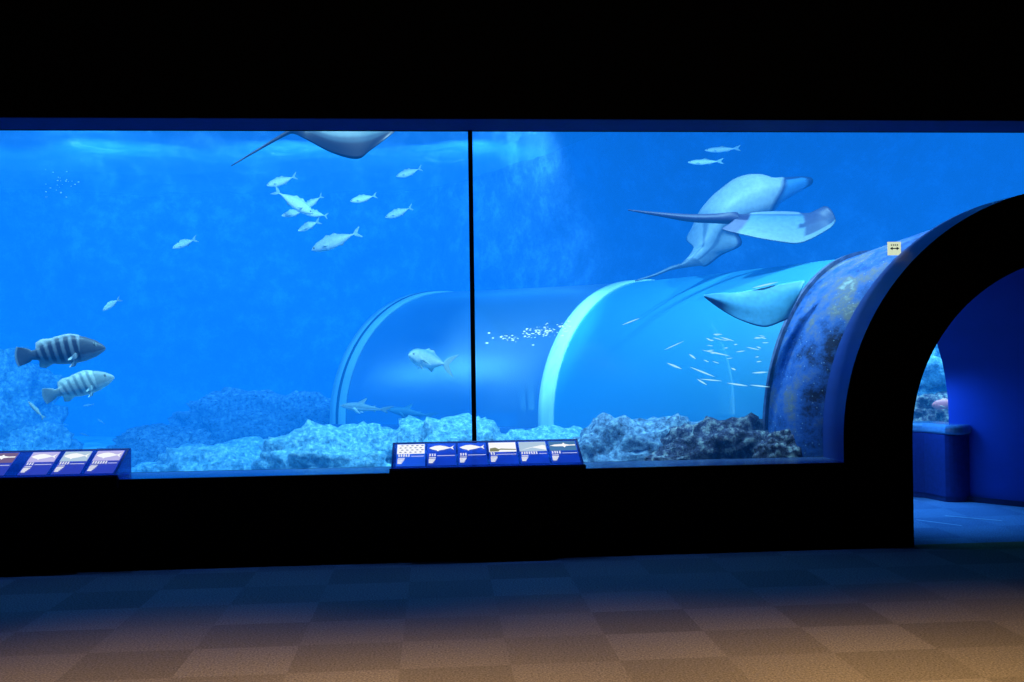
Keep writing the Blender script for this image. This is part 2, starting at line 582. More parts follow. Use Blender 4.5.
def grid_surface(nx, ny, fn):
    bm = B()
    V = [[bm.verts.new(fn(i / nx, j / ny)) for j in range(ny + 1)] for i in range(nx + 1)]
    for i in range(nx):
        for j in range(ny): bm.faces.new((V[i][j], V[i + 1][j], V[i + 1][j + 1], V[i][j + 1]))
    return bm


def wall_y(x):
    # far on the left, nearer on the right
    u = max(0, min(1, (x + .8) / 4.4)); u = u * u * (3 - 2 * u)
    return 11.5 - 5.9 * u


def back(u, v):
    x = -11 + 25 * u; z = -.6 + 6.2 * v
    y = wall_y(x) + .55 * fbm((x, z, 2), .55, 6) - .9 * max(0, v - .62) * 1.0
    return (x, y, z)
o = obj('wall_back_tank', grid_surface(150, 60, back), WALLR, None, True)
struct(o, 'dim blue rocky back wall of the tank')
bm = grid_surface(180, 110, lambda u, v: (-11 + 25 * u, .5 + 12 * v, .30 - .35 * v + .10 * fbm((u * 25, v * 12, 0), .7)))
_ctr = [station(k / 12) for k in range(37)]
def in_tunnel(p, ex=0):
    return any((p.x - q[0]) ** 2 + (p.y - q[1]) ** 2 < (q[3] + ex) ** 2 for q in _ctr) or (abs(p.x - CX) < 1.9 and p.y < 1.2)
bmesh.ops.delete(bm, geom=[f for f in bm.faces if in_tunnel(f.calc_center_median(), -.05)], context='FACES')
struct(obj('floor_seabed', bm, SAND, None, True))
bm = B(); box(bm, -11.3, -11, YR, 12.5, -.8, 6)
struct(obj('wall_tank_left', bm, WALLR))
bm = B(); box(bm, 14, 14.3, YR, 12.5, -.8, 6)
struct(obj('wall_tank_right', bm, WALLR))

# rippled underside of the water
def surf_mat():
    m, nt, out = new_mat('water_underside')
    tr = N(nt, 'ShaderNodeBsdfTransparent')
    df = N(nt, 'ShaderNodeBsdfTranslucent')
    g = N(nt, 'ShaderNodeNewGeometry')
    nz = N(nt, 'ShaderNodeTexNoise', Scale=1.6, Detail=8, Roughness=.75, Distortion=1.2)
    L(nt, g.outputs['Position'], nz.inputs['Vector'])
    r = ramp(nt, nz.outputs['Fac'], [(.45, (.006, .03, .07)), (.60, (.016, .05, .10)), (.74, (.10, .15, .17))])  # pale stop puts the ripples' glints into the colour
    L(nt, r.outputs['Color'], df.inputs['Color'])
    mx = N(nt, 'ShaderNodeMixShader')
    mx.inputs['Fac'].default_value = .5
    L(nt, tr.outputs[0], mx.inputs[1]); L(nt, df.outputs[0], mx.inputs[2])
    L(nt, mx.outputs[0], out.inputs['Surface'])
    return m
bm = grid_surface(100, 60, lambda u, v: (-11 + 25 * u, YR + 12 * v, SURF + .07 * fbm((u * 25, v * 12, 5), 1.3, 4)))
tag(obj('water_surface', bm, surf_mat(), None, True), 'rippled underside of the water surface along the top of the tank', 'water', kind='structure')

# the water itself: absorbing blue body, its glow in place of scattered light, with the tunnel's air cut out
def water():
    m, nt, out = new_mat('blue_water')
    sig = Vector((.30, .155, .125)); inf = Vector((.003, .258, 1.35))
    dens = .5
    ab = N(nt, 'ShaderNodeVolumeAbsorption', Density=dens)
    ab.inputs['Color'].default_value = (*[1 - s / dens for s in sig], 1)
    em = N(nt, 'ShaderNodeEmission', Strength=1)
    em.inputs['Color'].default_value = (*[a * b for a, b in zip(sig, inf)], 1)
    ad = N(nt, 'ShaderNodeAddShader')
    L(nt, ab.outputs[0], ad.inputs[0]); L(nt, em.outputs[0], ad.inputs[1])
    L(nt, ad.outputs[0], out.inputs['Volume'])
    bm = B(); box(bm, -10.9, 13.9, YR + .061, 12.4, -.75, SURF + .35)
    w = obj('water', bm, m)
    cb = B()
    rows = []
    stn = [(CX, -.3, 0, 1.81, CZ)] + [station(k / 10) for k in range(0, 31)]
    for s_ in stn:
        rows.append([cb.verts.new(p) for p in arch_pts(s_, s_[3] + .004 if s_[1] > .39 else s_[3], -1.2, 32)])
    for a, b in zip(rows, rows[1:]):
        n = len(a)
        for k in range(n): cb.faces.new((a[k], a[(k + 1) % n], b[(k + 1) % n], b[k]))
    cb.faces.new(rows[0]); cb.faces.new(rows[-1][::-1])
    bmesh.ops.recalc_face_normals(cb, faces=cb.faces[:])
    c = obj('cutter', cb, m)
    md = w.modifiers.new('cut', 'BOOLEAN'); md.object = c; md.operation = 'DIFFERENCE'; md.solver = 'EXACT'
    dg = bpy.context.evaluated_depsgraph_get()
    me = bpy.data.meshes.new_from_object(w.evaluated_get(dg))
    w.modifiers.clear()
    w.data = me
    cm = c.data
    bpy.data.objects.remove(c); bpy.data.meshes.remove(cm)
    return tag(w, 'clear blue water filling the tank around the tunnel', 'water', kind='structure')
water()

# ------------------------------------------------------------------ rocks
def rock(name, label, c, r, mat, seed, group=None, rough=.28, sub=5, cat='rock'):
    bm = B()
    bmesh.ops.create_icosphere(bm, subdivisions=sub, radius=1)
    for v in bm.verts:
        p = v.co.copy()
        d = 1 + rough * fbm(p + Vector((seed * 3.1, seed, -seed)), 1.3, 3) + rough * .55 * fbm(p + Vector((seed, 9, seed)), 4.0, 4) + rough * .2 * fbm(p + Vector((seed, 1, 3)), 11, 3)
        d += .10 * abs(fbm(p + Vector((seed, 2, 8)), 6.5, 4)) - .03
        v.co = Vector((math.copysign(abs(p.x) ** .85, p.x) * r[0], p.y * r[1], math.copysign(abs(p.z) ** .75, p.z) * r[2])) * d
    o = obj(name, bm, mat, None, True)
    o.location = c
    return tag(o, label, cat, group)


def rock_px(label, px, py, Y, rx, ry, rz, mat, seed, group='rocks along the tank floor', **k):
    c = at(px, py, Y)
    return rock('rock', label, c, (rx, ry, rz), mat, seed, group, **k)


rock_px('low pale rock nearest the glass behind the left end of the middle panel', 345, 486, 1.9, .80, .6, .52, ROCKL, 1, rough=.26)
rock_px('pale rounded rock hump directly behind the black window joint', 452, 486, 1.7, .66, .6, .58, ROCKL, 2, rough=.2)
rock_px('flat pale rock ledge at the foot of the wide pale ring', 550, 486, 1.75, .72, .5, .50, ROCKL, 3, rough=.2)
rock_px('speckled grey blue rock to the right of the middle panel', 632, 484, 1.25, .66, .42, .55, ROCKM, 4, rough=.22)
rock_px('dark purplish rock at the foot of the tunnel collar', 720, 482, .86, .62, .22, .52, ROCKD, 5, rough=.2)
rock_px('dark low rock touching the portal side', 786, 476, .60, .30, .07, .32, ROCKD, 6, rough=.2)
rock_px('small dark stone lying in front of the speckled rock', 663, 463, .70, .17, .09, .06, ROCKD, 7)
rock_px('pale rock on the sand left of the middle panel', 232, 494, 2.9, .95, .7, .50, ROCKL, 8, rough=.28)
rock_px('hazy broad rock mound in the left middle distance', 262, 440, 6.2, 1.15, .7, .62, ROCKM, 9, rough=.3)
rock_px('hazy low rock in the distance left of the far ring', 165, 462, 5.0, .7, .6, .40, ROCKM, 10, rough=.3)
rock_px('tall rugged rock outcrop rising at the left edge', -14, 428, 4.4, .72, .6, .80, ROCKL, 11, rough=.34)
rock_px('lower rock shoulder under the left outcrop', 34, 470, 3.6, .42, .4, .45, ROCKL, 12, rough=.3)
rock_px('pale boulder seen through the small window inside the arch', 918, 372, 4.6, .6, .4, .4, ROCKL, 13, rough=.4, group='rocks seen through the arch')
rock_px('dark boulder low behind the counter inside the arch', 946, 420, 4.1, .6, .3, .3, ROCKD, 14, group='rocks seen through the arch')
for i, (px, py, rr) in enumerate(((958, 350, .5), (930, 350, .35))):
    rock_px(('upper pale rock in the small window inside the arch', 'upper left rock in the small window inside the arch')[i], px, py, 4.7, rr * .7, .3, rr * .4, ROCKL, 20 + i, group='rocks seen through the arch', rough=.4)

# ------------------------------------------------------------------ fish
def lerp_profile(prof, x):
    for (x0, *a), (x1, *b) in zip(prof, prof[1:]):
        if x <= x1 + 1e-9:
            t = 0 if x1 == x0 else (x - x0) / (x1 - x0)
            t = t * t * (3 - 2 * t) if False else t
            return [p + (q - p) * t for p, q in zip(a, b)]
    return list(prof[-1][1:])


def bump_fn(x, pts):
    """piecewise-linear height over x"""
    if x < pts[0][0] or x > pts[-1][0]: return 0
    return lerp_profile([(a, b) for a, b in pts], x)[0]


KINDS = {
    # body: (x from nose 0 to peduncle, top, bottom, half width), tail: (length, half height, fork), fins as (x, height)
    'jack': dict(body=[(0, .0, .0, .004), (.03, .035, .03, .022), (.10, .075, .07, .045), (.22, .115, .115, .066), (.38, .135, .135, .072), (.55, .11, .11, .055), (.70, .06, .062, .032), (.80, .02, .022, .016)],
                 tail=(.17, .15, .11), dorsal=[(.34, 0), (.39, .055), (.46, .035), (.52, .05), (.60, .03), (.78, .008)], anal=[(.50, 0), (.54, .055), (.62, .025), (.78, .006)], pect=(.24, -.02, .17, .028), eye=(.075, .02, .014)),
    'tuna': dict(body=[(0, 0, 0, .004), (.04, .04, .04, .026), (.14, .092, .095, .055), (.30, .128, .135, .072), (.48, .118, .125, .064), (.65, .068, .074, .038), (.78, .022, .024, .016), (.85, .013, .013, .012)],
                 tail=(.13, .115, .085), dorsal=[(.30, 0), (.34, .04), (.42, .012), (.50, .035), (.56, .012), (.78, .006)], anal=[(.52, 0), (.56, .04), (.62, .012), (.78, .005)], pect=(.24, -.01, .15, .02), eye=(.065, .015, .013)),
    'grouper': dict(body=[(0, .01, .018, .012), (.03, .045, .042, .034), (.10, .10, .085, .06), (.22, .155, .125, .08), (.36, .178, .145, .085), (.52, .155, .135, .068), (.66, .105, .10, .046), (.77, .062, .06, .028), (.82, .054, .053, .02)],
                    tail=(.17, .115, -.02), dorsal=[(.24, 0), (.28, .022), (.40, .03), (.56, .03), (.64, .062), (.72, .06), (.77, .0)], anal=[(.58, 0), (.63, .055), (.70, .06), (.74, .0)], pect=(.29, -.04, .12, .045), pelv=(.33, .125, .09), eye=(.105, .055, .014)),
    'trevally': dict(body=[(0, .0, .0, .004), (.02, .06, .05, .04), (.08, .12, .11, .075), (.18, .175, .17, .10), (.34, .195, .20, .105), (.52, .16, .17, .08), (.68, .085, .09, .045), (.80, .026, .028, .02)],
                 tail=(.20, .27, .14), dorsal=[(.36, 0), (.41, .07), (.46, .05), (.52, .07), (.60, .03), (.78, .008)], anal=[(.50, 0), (.55, .09), (.62, .03), (.78, .006)], pect=(.26, -.04, .24, .04), pelv=(.30, .17, .14), eye=(.085, .03, .016)),
    'slim': dict(body=[(0, 0, 0, .004), (.05, .03, .03, .022), (.2, .065, .07, .04), (.42, .075, .085, .045), (.65, .045, .05, .028), (.80, .014, .016, .012)],
                 tail=(.2, .085, .09), dorsal=[(.40, 0), (.46, .03), (.60, .008)], anal=[(.55, 0), (.6, .03), (.7, .006)], pect=(.24, -.01, .1, .02), eye=(.07, .012, .012)),
    'shark': dict(body=[(0, 0, -.012, .008), (.05, .03, .018, .035), (.15, .07, .05, .06), (.30, .092, .078, .075), (.45, .082, .07, .062), (.60, .052, .048, .04), (.74, .028, .026, .02), (.80, .02, .018, .012)],
                  tail=(.20, .10, .14), dorsal=[(.34, 0), (.43, .115), (.455, .09), (.465, 0.0), (.64, 0), (.67, .035), (.69, 0)], anal=[(.64, 0), (.68, .03), (.70, 0)], pect=(.27, -.03, .20, .06), eye=(.08, .012, .008)),
}
FISH_MATS = [SKIN]


def set_colors(me, fn):
    at_ = me.color_attributes.new('patch', 'FLOAT_COLOR', 'POINT')
    for i, v in enumerate(me.vertices):
        c = fn(i, v)
        at_.data[i].color = (*c, 1)


def fish_mesh(kind, colorfn, bend=0.0, nr=28, ns=64):
    K = KINDS[kind]
    body = K['body']; xe = body[-1][0]; tl, th, fork = K['tail']
    bm = B()
    rows = []; info = []
    xs = [xe * (1 - math.cos(PI * .5 * (k / (ns - 1)) ** .9)) if k < ns * .25 else None for k in range(ns)]
    xs = [xe * (k / (ns - 1)) ** 1.25 for k in range(ns)]
    for x in xs:
        t, b, w = lerp_profile(body, x)
        if x == 0: t, b, w = .004, .004, .004
        rows.append((x, t, b, w, 0))
    t0, b0, w0 = body[-1][1:]
    for k in range(1, 13):
        u = k / 12
        hh = t0 + (th - t0) * (u ** (.8 if fork > 0 else .55))
        rows.append((xe + tl * u * .55 if fork > 0 else xe + tl * u, hh, hh, max(.0025, w0 * (1 - u) ** 1.5), u))
    V = []
    for (x, t, b, w, u) in rows:
        ring = []
        for j in range(nr):
            a = 2 * PI * j / nr
            cz_, sy = math.cos(a), math.sin(a)
            z = (t if cz_ > 0 else b) * (abs(cz_) ** .9) * (1 if cz_ > 0 else -1)
            y = w * (abs(sy) ** .9) * (1 if sy > 0 else -1)
            xx = x
            if u > 0:
                xx = x + abs(fork) * u * (abs(z) / th) ** 1.2 if fork > 0 else x + .03 * u * (1 - (abs(z) / th) ** 2)
                if kind == 'shark':
                    if z < 0: z *= .55; xx = x + fork * u * (abs(z) / th) * .7
                    else: xx = x + fork * u * (abs(z) / th) * 1.25
            else:
                if j == 0:
                    hgt = bump_fn(x, K['dorsal']); z += hgt; xx += hgt * .7
                if j == nr // 2:
                    hgt = bump_fn(x, K['anal']); z -= hgt; xx += hgt * .8
            ring.append(bm.verts.new((.5 - xx, y, z)))
            info.append((xx, z / max(.001, (t if z > 0 else b)), u, j))
        V.append(ring)
    for a, b in zip(V, V[1:]):
        for j in range(nr):
            bm.faces.new((a[j], a[(j + 1) % nr], b[(j + 1) % nr], b[j]))
    bm.faces.new(V[0][::-1]); bm.faces.new(V[-1])
    bmesh.ops.recalc_face_normals(bm, faces=bm.faces[:])
    bm.verts.ensure_lookup_table()
    ninfo = len(info)
    # paired fins grown out of the flanks
    def fin(xp, zp, ln, wd, sgn, drop):
        best = sorted((f for f in bm.faces if f.calc_center_median().y * sgn > 0), key=lambda f: (f.calc_center_median() - Vector((.5 - xp, f.calc_center_median().y, zp))).length)[0]
        steps = ((.35, 2.6), (.75, 1.1), (1.0, .35))
        base = best.calc_center_median()
        d = Vector((-.85, sgn * .45, -drop)).normalized()
        f = best
        s0 = max(e.calc_length() for e in best.edges)
        for q, sc in steps:
            f = bmesh.ops.extrude_discrete_faces(bm, faces=[f])['faces'][0]
            c = base + d * ln * q
            k = len(f.verts)
            up_ = Vector((.35, 0, 1)).normalized()
            th_ = d.cross(up_).normalized()
            order = list(f.verts)
            m_ = sum((v.co for v in order), Vector()) / k
            for v in order:
                r_ = v.co - m_
                a_ = 1 if r_.z > 0 else -1
                b_ = 1 if r_.x > 0 else -1
                v.co = c + up_ * a_ * wd * sc * .38 + th_ * b_ * .003
    xp, zp, ln, wd = K['pect']
    for sgn in (1, -1): fin(xp, zp, ln, wd, sgn, .35)
    if 'pelv' in K:
        xv, zv, lv = K['pelv']
        for sgn in (1, -1): fin(xv, -zv, lv, .04, sgn, .75)
    me = bpy.data.meshes.new(kind)
    if bend:
        for v in bm.verts:
            q = max(0, .25 - v.co.x)
            v.co.y += bend * q * q
    bm.to_mesh(me); bm.free()
    for p in me.polygons: p.use_smooth = True
    me.materials.append(SKIN)
    ex, ez, er = K['eye']
    def cf(i, v):
        if i >= ninfo: return colorfn(.3, -.3, .0, True)
        xx, zn, u, j = info[i]
        d = math.hypot(xx - ex, v.co.z - ez)
        if d < er: return (.01, .01, .012)
        if d < er * 1.4: return (.35, .38, .36)
        return colorfn(xx, zn, u, (j == 0 or j == nr // 2) and abs(zn) > 1.1)
    set_colors(me, cf)
    return me


def silver(xx, zn, u, fin):
    if u > 0: return (.38, .55, .55)
    if fin: return (.5, .62, .55)
    t = max(0, min(1, (zn + .1) / 1.0))
    return tuple(a + (b - a) * t for a, b in zip((.92, .95, .86), (.42, .58, .56)))


def silver_dark(xx, zn, u, fin):
    if u > 0 or fin: return (.45, .55, .52)
    t = max(0, min(1, (zn - .2) / .7))
    return tuple(a + (b - a) * t for a, b in zip((.9, .93, .86), (.22, .38, .40)))


def stripes(dark, light, edge, lo=.26, bias=.9):
    def f(xx, zn, u, fin):
        if u > 0: return edge if u > .86 else tuple(.6 * a + .4 * b for a, b in zip(dark, light))
        if fin: return edge
        if xx < lo: return tuple(.75 * a + .25 * b for a, b in zip(dark, light)) if zn > -.3 else light
        s = math.sin((xx - .03 * zn) * 2 * PI / .092)
        if xx > .76: return tuple(.6 * a + .4 * b for a, b in zip(dark, light))
        k = max(0, min(1, bias + 1.6 * s))
        k *= max(0, min(1, (zn + 1.0) / .45))
        return tuple(a * k + b * (1 - k) for a, b in zip(dark, light))
    return f


def pinkish(xx, zn, u, fin):
    return (1.0, .26, .30) if not fin else (.8, .45, .4)


def sharky(xx, zn, u, fin):
    if zn < -.25 and u == 0: return (.8, .86, .82)
    return (.36, .47, .48)


MESHES = {}
def get_mesh(key):
    if key not in MESHES:
        k, c, b = key
        MESHES[key] = fish_mesh(k, {'silver': silver, 'dark': silver_dark, 'gdark': stripes((.035, .035, .06), (.30, .33, .37), (.62, .68, .70)), 'glight': stripes((.34, .42, .42), (.85, .90, .80), (.66, .78, .72), .24, .15),
                                    'pink': pinkish, 'shark': sharky, 'hazy': lambda xx, zn, u, fin: (.10, .32, .46)}[c], b)  # the last one bakes the water's haze into the skin colour
    return MESHES[key]


def fish(name, label, key, nose, tail, Y, away=0.0, group=None, cat='fish', roll=0.0):
    """a fish between two points of the tank: nose and tail (pixels on plane Y), turned away/towards by an angle"""
    a, b = at(*nose, Y), at(*tail, Y)
    d = a - b
    ln = d.length / math.cos(away)
    h = (d.normalized() * math.cos(away) + Vector((fw.x, fw.y, 0)).normalized() * math.sin(away)).normalized()
    z = (UP - h * UP.dot(h)).normalized()
    y = z.cross(h)
    M = Matrix((h, y, z)).transposed()
    if roll: M = M @ Matrix.Rotation(roll, 3, 'X')
    o = bpy.data.objects.new(name, get_mesh(key))
    COL.objects.link(o)
    o.matrix_world = Matrix.Translation((a + b) / 2) @ M.to_4x4() @ Matrix.Scale(ln, 4)
    return tag(o, label, cat, group)


G = 'silvery jacks schooling in the open water'
J = ('jack', 'silver', 0.35); J2 = ('tuna', 'silver', -.3); J3 = ('tuna', 'silver', .3)
fish('jack_fish', 'silvery jack swimming left just under the tail of the top left ray', J3, (266, 185), (299, 177), 3.4, .15, G)
fish('jack_fish', 'silvery jack diving nose down to the right across the tight cluster', J2, (314, 214), (275, 190), 3.0, -.2, G)
fish('jack_fish', 'silvery jack partly hidden behind the diving jack, tail up right', J3, (301, 209), (324, 196), 3.5, .1, G)
fish('jack_fish', 'silvery jack level at the lower right of the cluster, tail curved to the right', J3, (302, 211), (330, 217), 3.3, .2, G)
fish('jack_fish', 'small round looking jack at the left of the cluster turned towards the glass', J, (283, 217), (302, 210), 3.2, -.65, G)
fish('jack_fish', 'small jack at the bottom of the cluster with its tail raised', J, (299, 232), (318, 220), 3.2, -.5, G)
fish('jack_fish', 'largest silvery jack of the school, swimming left below the cluster', J2, (311, 250), (360, 231), 2.6, .1, G)
fish('jack_fish', 'silvery jack alone to the right of the cluster, level', J3, (350, 201), (378, 196), 3.4, .1, G)
fish('jack_fish', 'silvery jack high up beside the joint, under the wing tip of the top ray', J3, (396, 176), (423, 169), 3.8, .15, G)
fish('jack_fish', 'silvery jack nearest the black joint, tail lifted to the right', J3, (385, 217), (414, 208), 3.5, .2, G)
fish('jack_fish', 'lone silvery jack to the left of the school, tail raised', J, (174, 249), (195, 238), 3.2, -.45, G)
fish('jack_fish', 'small silvery jack facing the glass above the striped groupers', J, (105, 311), (117, 298), 2.6, -.6, G)
fish('jack_fish', 'lower of two slim jacks near the top of the right pane', ('slim', 'silver', .2), (688, 162), (723, 162), 3.6, .1, G)
fish('jack_fish', 'upper of two slim jacks near the top of the right pane', ('slim', 'silver', .2), (705, 150), (740, 149), 3.8, .1, G)
fish('trevally', 'big deep bodied trevally turning towards the glass left of the black joint', ('trevally', 'dark', .5), (409, 354), (447, 366), 2.1, -.55, None)
fish('striped_grouper', 'dark grouper with pale upright bars, the upper of two', ('grouper', 'gdark', .25), (104, 348), (15, 357), 1.3, .12, 'striped groupers by the left outcrop')
fish('striped_grouper', 'pale grouper with faint bars, the lower of two', ('grouper', 'glight', .25), (113, 377), (43, 397), 1.5, .12, 'striped groupers by the left outcrop')
fish('shark', 'small grey shark swimming left past the far tunnel ring', ('shark', 'shark', .3), (339, 406), (392, 410), 3.0, .1, None, 'shark')
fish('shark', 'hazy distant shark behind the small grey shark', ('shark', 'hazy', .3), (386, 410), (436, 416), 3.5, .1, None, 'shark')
fish('reef_fish', 'pale reef fish nose up against the left outcrop', ('slim', 'silver', .3), (29, 401), (44, 419), 1.7, -.2, None)
for nm, a, b, Y in (('first hazy small fish below the pale grouper', (82, 406), (96, 404), 4.5), ('second hazy small fish further below the pale grouper', (97, 419), (106, 424), 4.8),
                    ('lowest hazy small fish above the left panel', (79, 433), (91, 436), 5.2), ('faintest hazy small fish beside the left outcrop', (60, 424), (70, 425), 6.0)):
    fish('reef_fish', nm, ('slim', 'silver', .2), a, b, Y, .2, 'hazy small fish near the left outcrop')
fish('pink_fish', 'pink reef fish in the small window inside the arch', ('trevally', 'pink', .2), (933, 406), (957, 402), 3.75, .2, None)

# ------------------------------------------------------------------ rays
def catmull(p0, p1, p2, p3, t):
    return .5 * (2 * p1 + (p2 - p0) * t + (2 * p0 - 5 * p1 + 4 * p2 - p3) * t * t + (3 * p1 - p0 - 3 * p2 + p3) * t ** 3)


def spline(pts, n):
    out = []
    m = len(pts) - 1
    for k in range(n + 1):
        s = m * k / n
        i = min(int(s), m - 1)
        t = s - i
        P = lambda q: pts[max(0, min(m, q))]
        p0 = P(i - 1) if i > 0 else 2 * pts[0] - pts[1]
        p3 = P(i + 2) if i + 2 <= m else 2 * pts[m] - pts[m - 1]
        out.append(catmull(p0, P(i), P(i + 1), p3, t))
    return out


def ray(label, Y, rows, thick, colfn, group='large stingrays', nu=70, nv=30):
    """rows from snout to tail tip; each row five points across (px, py, metres deeper), thickness per row"""
    R = [[at(px, py, Y + dz) for px, py, dz in r] for r in rows]
    cols = [spline([r[c] for r in R], nu) for c in range(len(rows[0]))]
    tk = spline([Vector((t, 0, 0)) for t in thick], nu)
    grid = [spline([cols[c][i] for c in range(len(cols))], nv) for i in range(nu + 1)]
    bm = B()
    T, U = [], []
    for i in range(nu + 1):
        tr, ur = [], []
        for j in range(nv + 1):
            du = grid[min(nu, i + 1)][j] - grid[max(0, i - 1)][j]
            dv = grid[i][min(nv, j + 1)] - grid[i][max(0, j - 1)]
            n = du.cross(dv)
            n = n.normalized() if n.length > 1e-9 else Vector((0, -1, 0))
            v = 2 * j / nv - 1
            h = max(.0008, tk[i].x) * (1 - abs(v) ** 1.7)
            if i in (0, nu): h = 0
            if 0 < j < nv and 0 < i < nu:
                tr.append(bm.verts.new(grid[i][j] + n * h)); ur.append(bm.verts.new(grid[i][j] - n * h))
            else:
                q = bm.verts.new(grid[i][j]); tr.append(q); ur.append(q)
        T.append(tr); U.append(ur)
    bm.verts.index_update()
    info = {}
    for i in range(nu + 1):
        for j in range(nv + 1):
            edge = j in (0, nv) or i in (0, nu)
            info[T[i][j].index] = (i / nu, 2 * j / nv - 1, True)
            if not edge: info[U[i][j].index] = (i / nu, 2 * j / nv - 1, False)
    for i in range(nu):
        for j in range(nv):
            for S_, fl_ in ((T, False), (U, True)):
                q = [S_[i][j], S_[i + 1][j], S_[i + 1][j + 1], S_[i][j + 1]]
                try: bm.faces.new(q[::-1] if fl_ else q)
                except ValueError: pass
    bmesh.ops.recalc_face_normals(bm, faces=bm.faces[:])
    cen = sum((g for r in grid for g in r), Vector()) / ((nu + 1) * (nv + 1))
    for v in bm.verts: v.co -= cen
    me = bpy.data.meshes.new('stingray')
    bm.to_mesh(me); bm.free()
    for p in me.polygons: p.use_smooth = True
    me.materials.append(SKIN)
    set_colors(me, lambda i, v: tuple(k * c for k, c in zip((.43, .42, .47), colfn(*info.get(i, (0, 0, True))))))
    o = bpy.data.objects.new('stingray', me)
    COL.objects.link(o)
    o.location = cen
    return tag(o, label, 'stingray', group)


def narrow(x, y, w, dz=0, ang=0):
    c, s = math.sin(ang), math.cos(ang)
    return [(x - c * w * k, y - s * w * k, dz) for k in (1, .5, 0, -.5, -1)]


def colA(u, v, top):
    if u > .72: return (.20, .33, .45)
    if v > .92: return (.03, .06, .18)
    if v > .5 and u < .43:
        if v < .55 or u < .115: return (.03, .08, .24)
        return (.10, .46, .90)
    if .09 < u < .13 and -.62 < v < -.46: return (.05, .08, .14)
    if u > .42:
        if .80 < v: return (.10, .16, .32)
        if abs(v - .15) < .06 or abs(v + .3) < .05: return (.22, .36, .48)
        return (.50, .70, .78)
    return (.66, .84, .88)
ray('pale stingray climbing away with its wing curled, above the clear tunnel', 2.6, [
    [(762, 178, .25), (766, 177.5, .12), (772, 178, 0), (779, 179, .02), (785, 179.5, .05)],
    [(735, 190, .45), (740, 182, .18), (757, 180.5, 0), (782, 181, 0), (798, 176.5, .08)],
    [(718, 205, .5), (722, 196, .2), (748, 191, 0), (779, 187, -.04), (812, 178, .12)],
    [(706, 217, .5), (712, 207, .2), (740, 201, 0), (774, 196, -.05), (810, 186, .12)],
    [(697, 225, .48), (706, 214, .2), (732, 210, 0), (769, 204, -.05), (790, 191.5, .08)],
    [(690, 231, .45), (703, 221, .2), (725, 219, 0), (763, 212, -.02), (772, 206.5, .04)],
    [(686, 240, .3), (701, 232, .12), (717, 229, 0), (728, 226, .03), (737, 224, .06)],
    [(693, 247, .06), (701, 243, .02), (710, 242, 0), (726, 246, .02), (742, 244, .05)],
    [(690, 254, .04), (698, 250, .02), (706, 249, 0), (713, 253, .02), (722, 255, .04)],
    [(684, 261, .02), (691, 257, .01), (698, 257, 0), (703, 261, .01), (707, 266, .03)],
    [(679, 265, 0), (684, 263, 0), (690, 262, 0), (694, 264, 0), (698, 266, 0)],
    narrow(672, 268, 2.2), narrow(655, 275, 1.5), narrow(635, 281, .7)],
    [.005, .07, .10, .11, .10, .08, .055, .03, .028, .026, .022, .016, .01, .004], colA)


def colB(u, v, top):
    if u > .52: return (.08, .08, .2)
    if u > .43: return (.36, .36, .52) if v > .25 else (.07, .07, .18)
    if u < .19 and v < .7: return (.12, .15, .30) if v < .3 else (.14, .20, .36)
    if v < -.32: return (.58, .76, .82)
    if v < -.12: return (.16, .34, .56)
    if .16 < u < .22 and .2 < v < .35: return (.08, .15, .3)
    t = max(0, min(1, (v + .1) / 1.1))
    return tuple(a + (b - a) * t for a, b in zip((.22, .50, .70), (.60, .84, .86)))
ray('stingray seen edge-on with its dark whip tail pointing left across the pale ray', 2.1, [
    [(824, 206, .05), (828, 207, 0), (832, 211, -.03), (835, 217, -.05), (836, 221, -.05)],
    [(806, 214, .12), (814, 213, .05), (820, 216, 0), (825, 224, -.05), (829, 229, -.08)],
    [(798, 212, .3), (799, 215, .15), (802, 219, 0), (803, 233, -.15), (801, 243, -.25)],
    [(779, 211, .32), (780, 215, .18), (781, 220, 0), (778, 232, -.15), (774, 241, -.28)],
    [(757, 212, .25), (757, 215, .15), (757, 219, 0), (753, 228, -.12), (748, 236, -.22)],
    [(741, 214, .1), (740, 216, .05), (739, 219, 0), (733, 224, -.05), (722, 229, -.1)],
    narrow(735, 218.5, 6.5, 0), narrow(716, 218.5, 5, 0), narrow(690, 218, 4, 0), narrow(660, 214.5, 2.2, 0), narrow(628, 210, .6, 0)],
    [.004, .014, .022, .028, .026, .022, .026, .024, .02, .01, .004], colB)


def colC(u, v, top):
    if u > .66: return (.03, .035, .07)
    if v > .66: return (.004, .008, .03)
    if v > .52: return (.03, .08, .12)
    return (.12, .24, .26)
ray('stingray partly hidden by the window head at upper left, tail trailing left', 1.7, [
    [(404, 116, .2), (404, 118, .15), (404, 121, .1), (402, 125, .05), (398, 129, 0)],
    [(392, 96, .3), (392, 106, .2), (390, 118, .1), (384, 134, .02), (371, 150, -.05)],
    [(365, 84, .4), (367, 100, .25), (367, 118, .1), (364, 140, 0), (357, 159, -.08)],
    [(336, 90, .35), (338, 104, .22), (338, 120, .1), (336, 140, 0), (332, 153, -.05)],
    [(312, 106, .2), (313, 114, .15), (313, 122, .1), (311, 132, .03), (307, 140, 0)],
    [(294, 125, .1), (295, 127, .1), (295, 129, .1), (294, 131.5, .1), (294, 134, .1)],
    narrow(286, 133.5, 2.5, .1), narrow(266, 145, 1.6, .1), narrow(231, 166, .6, .1)],
    [.004, .06, .09, .08, .05, .02, .016, .01, .004], colC)


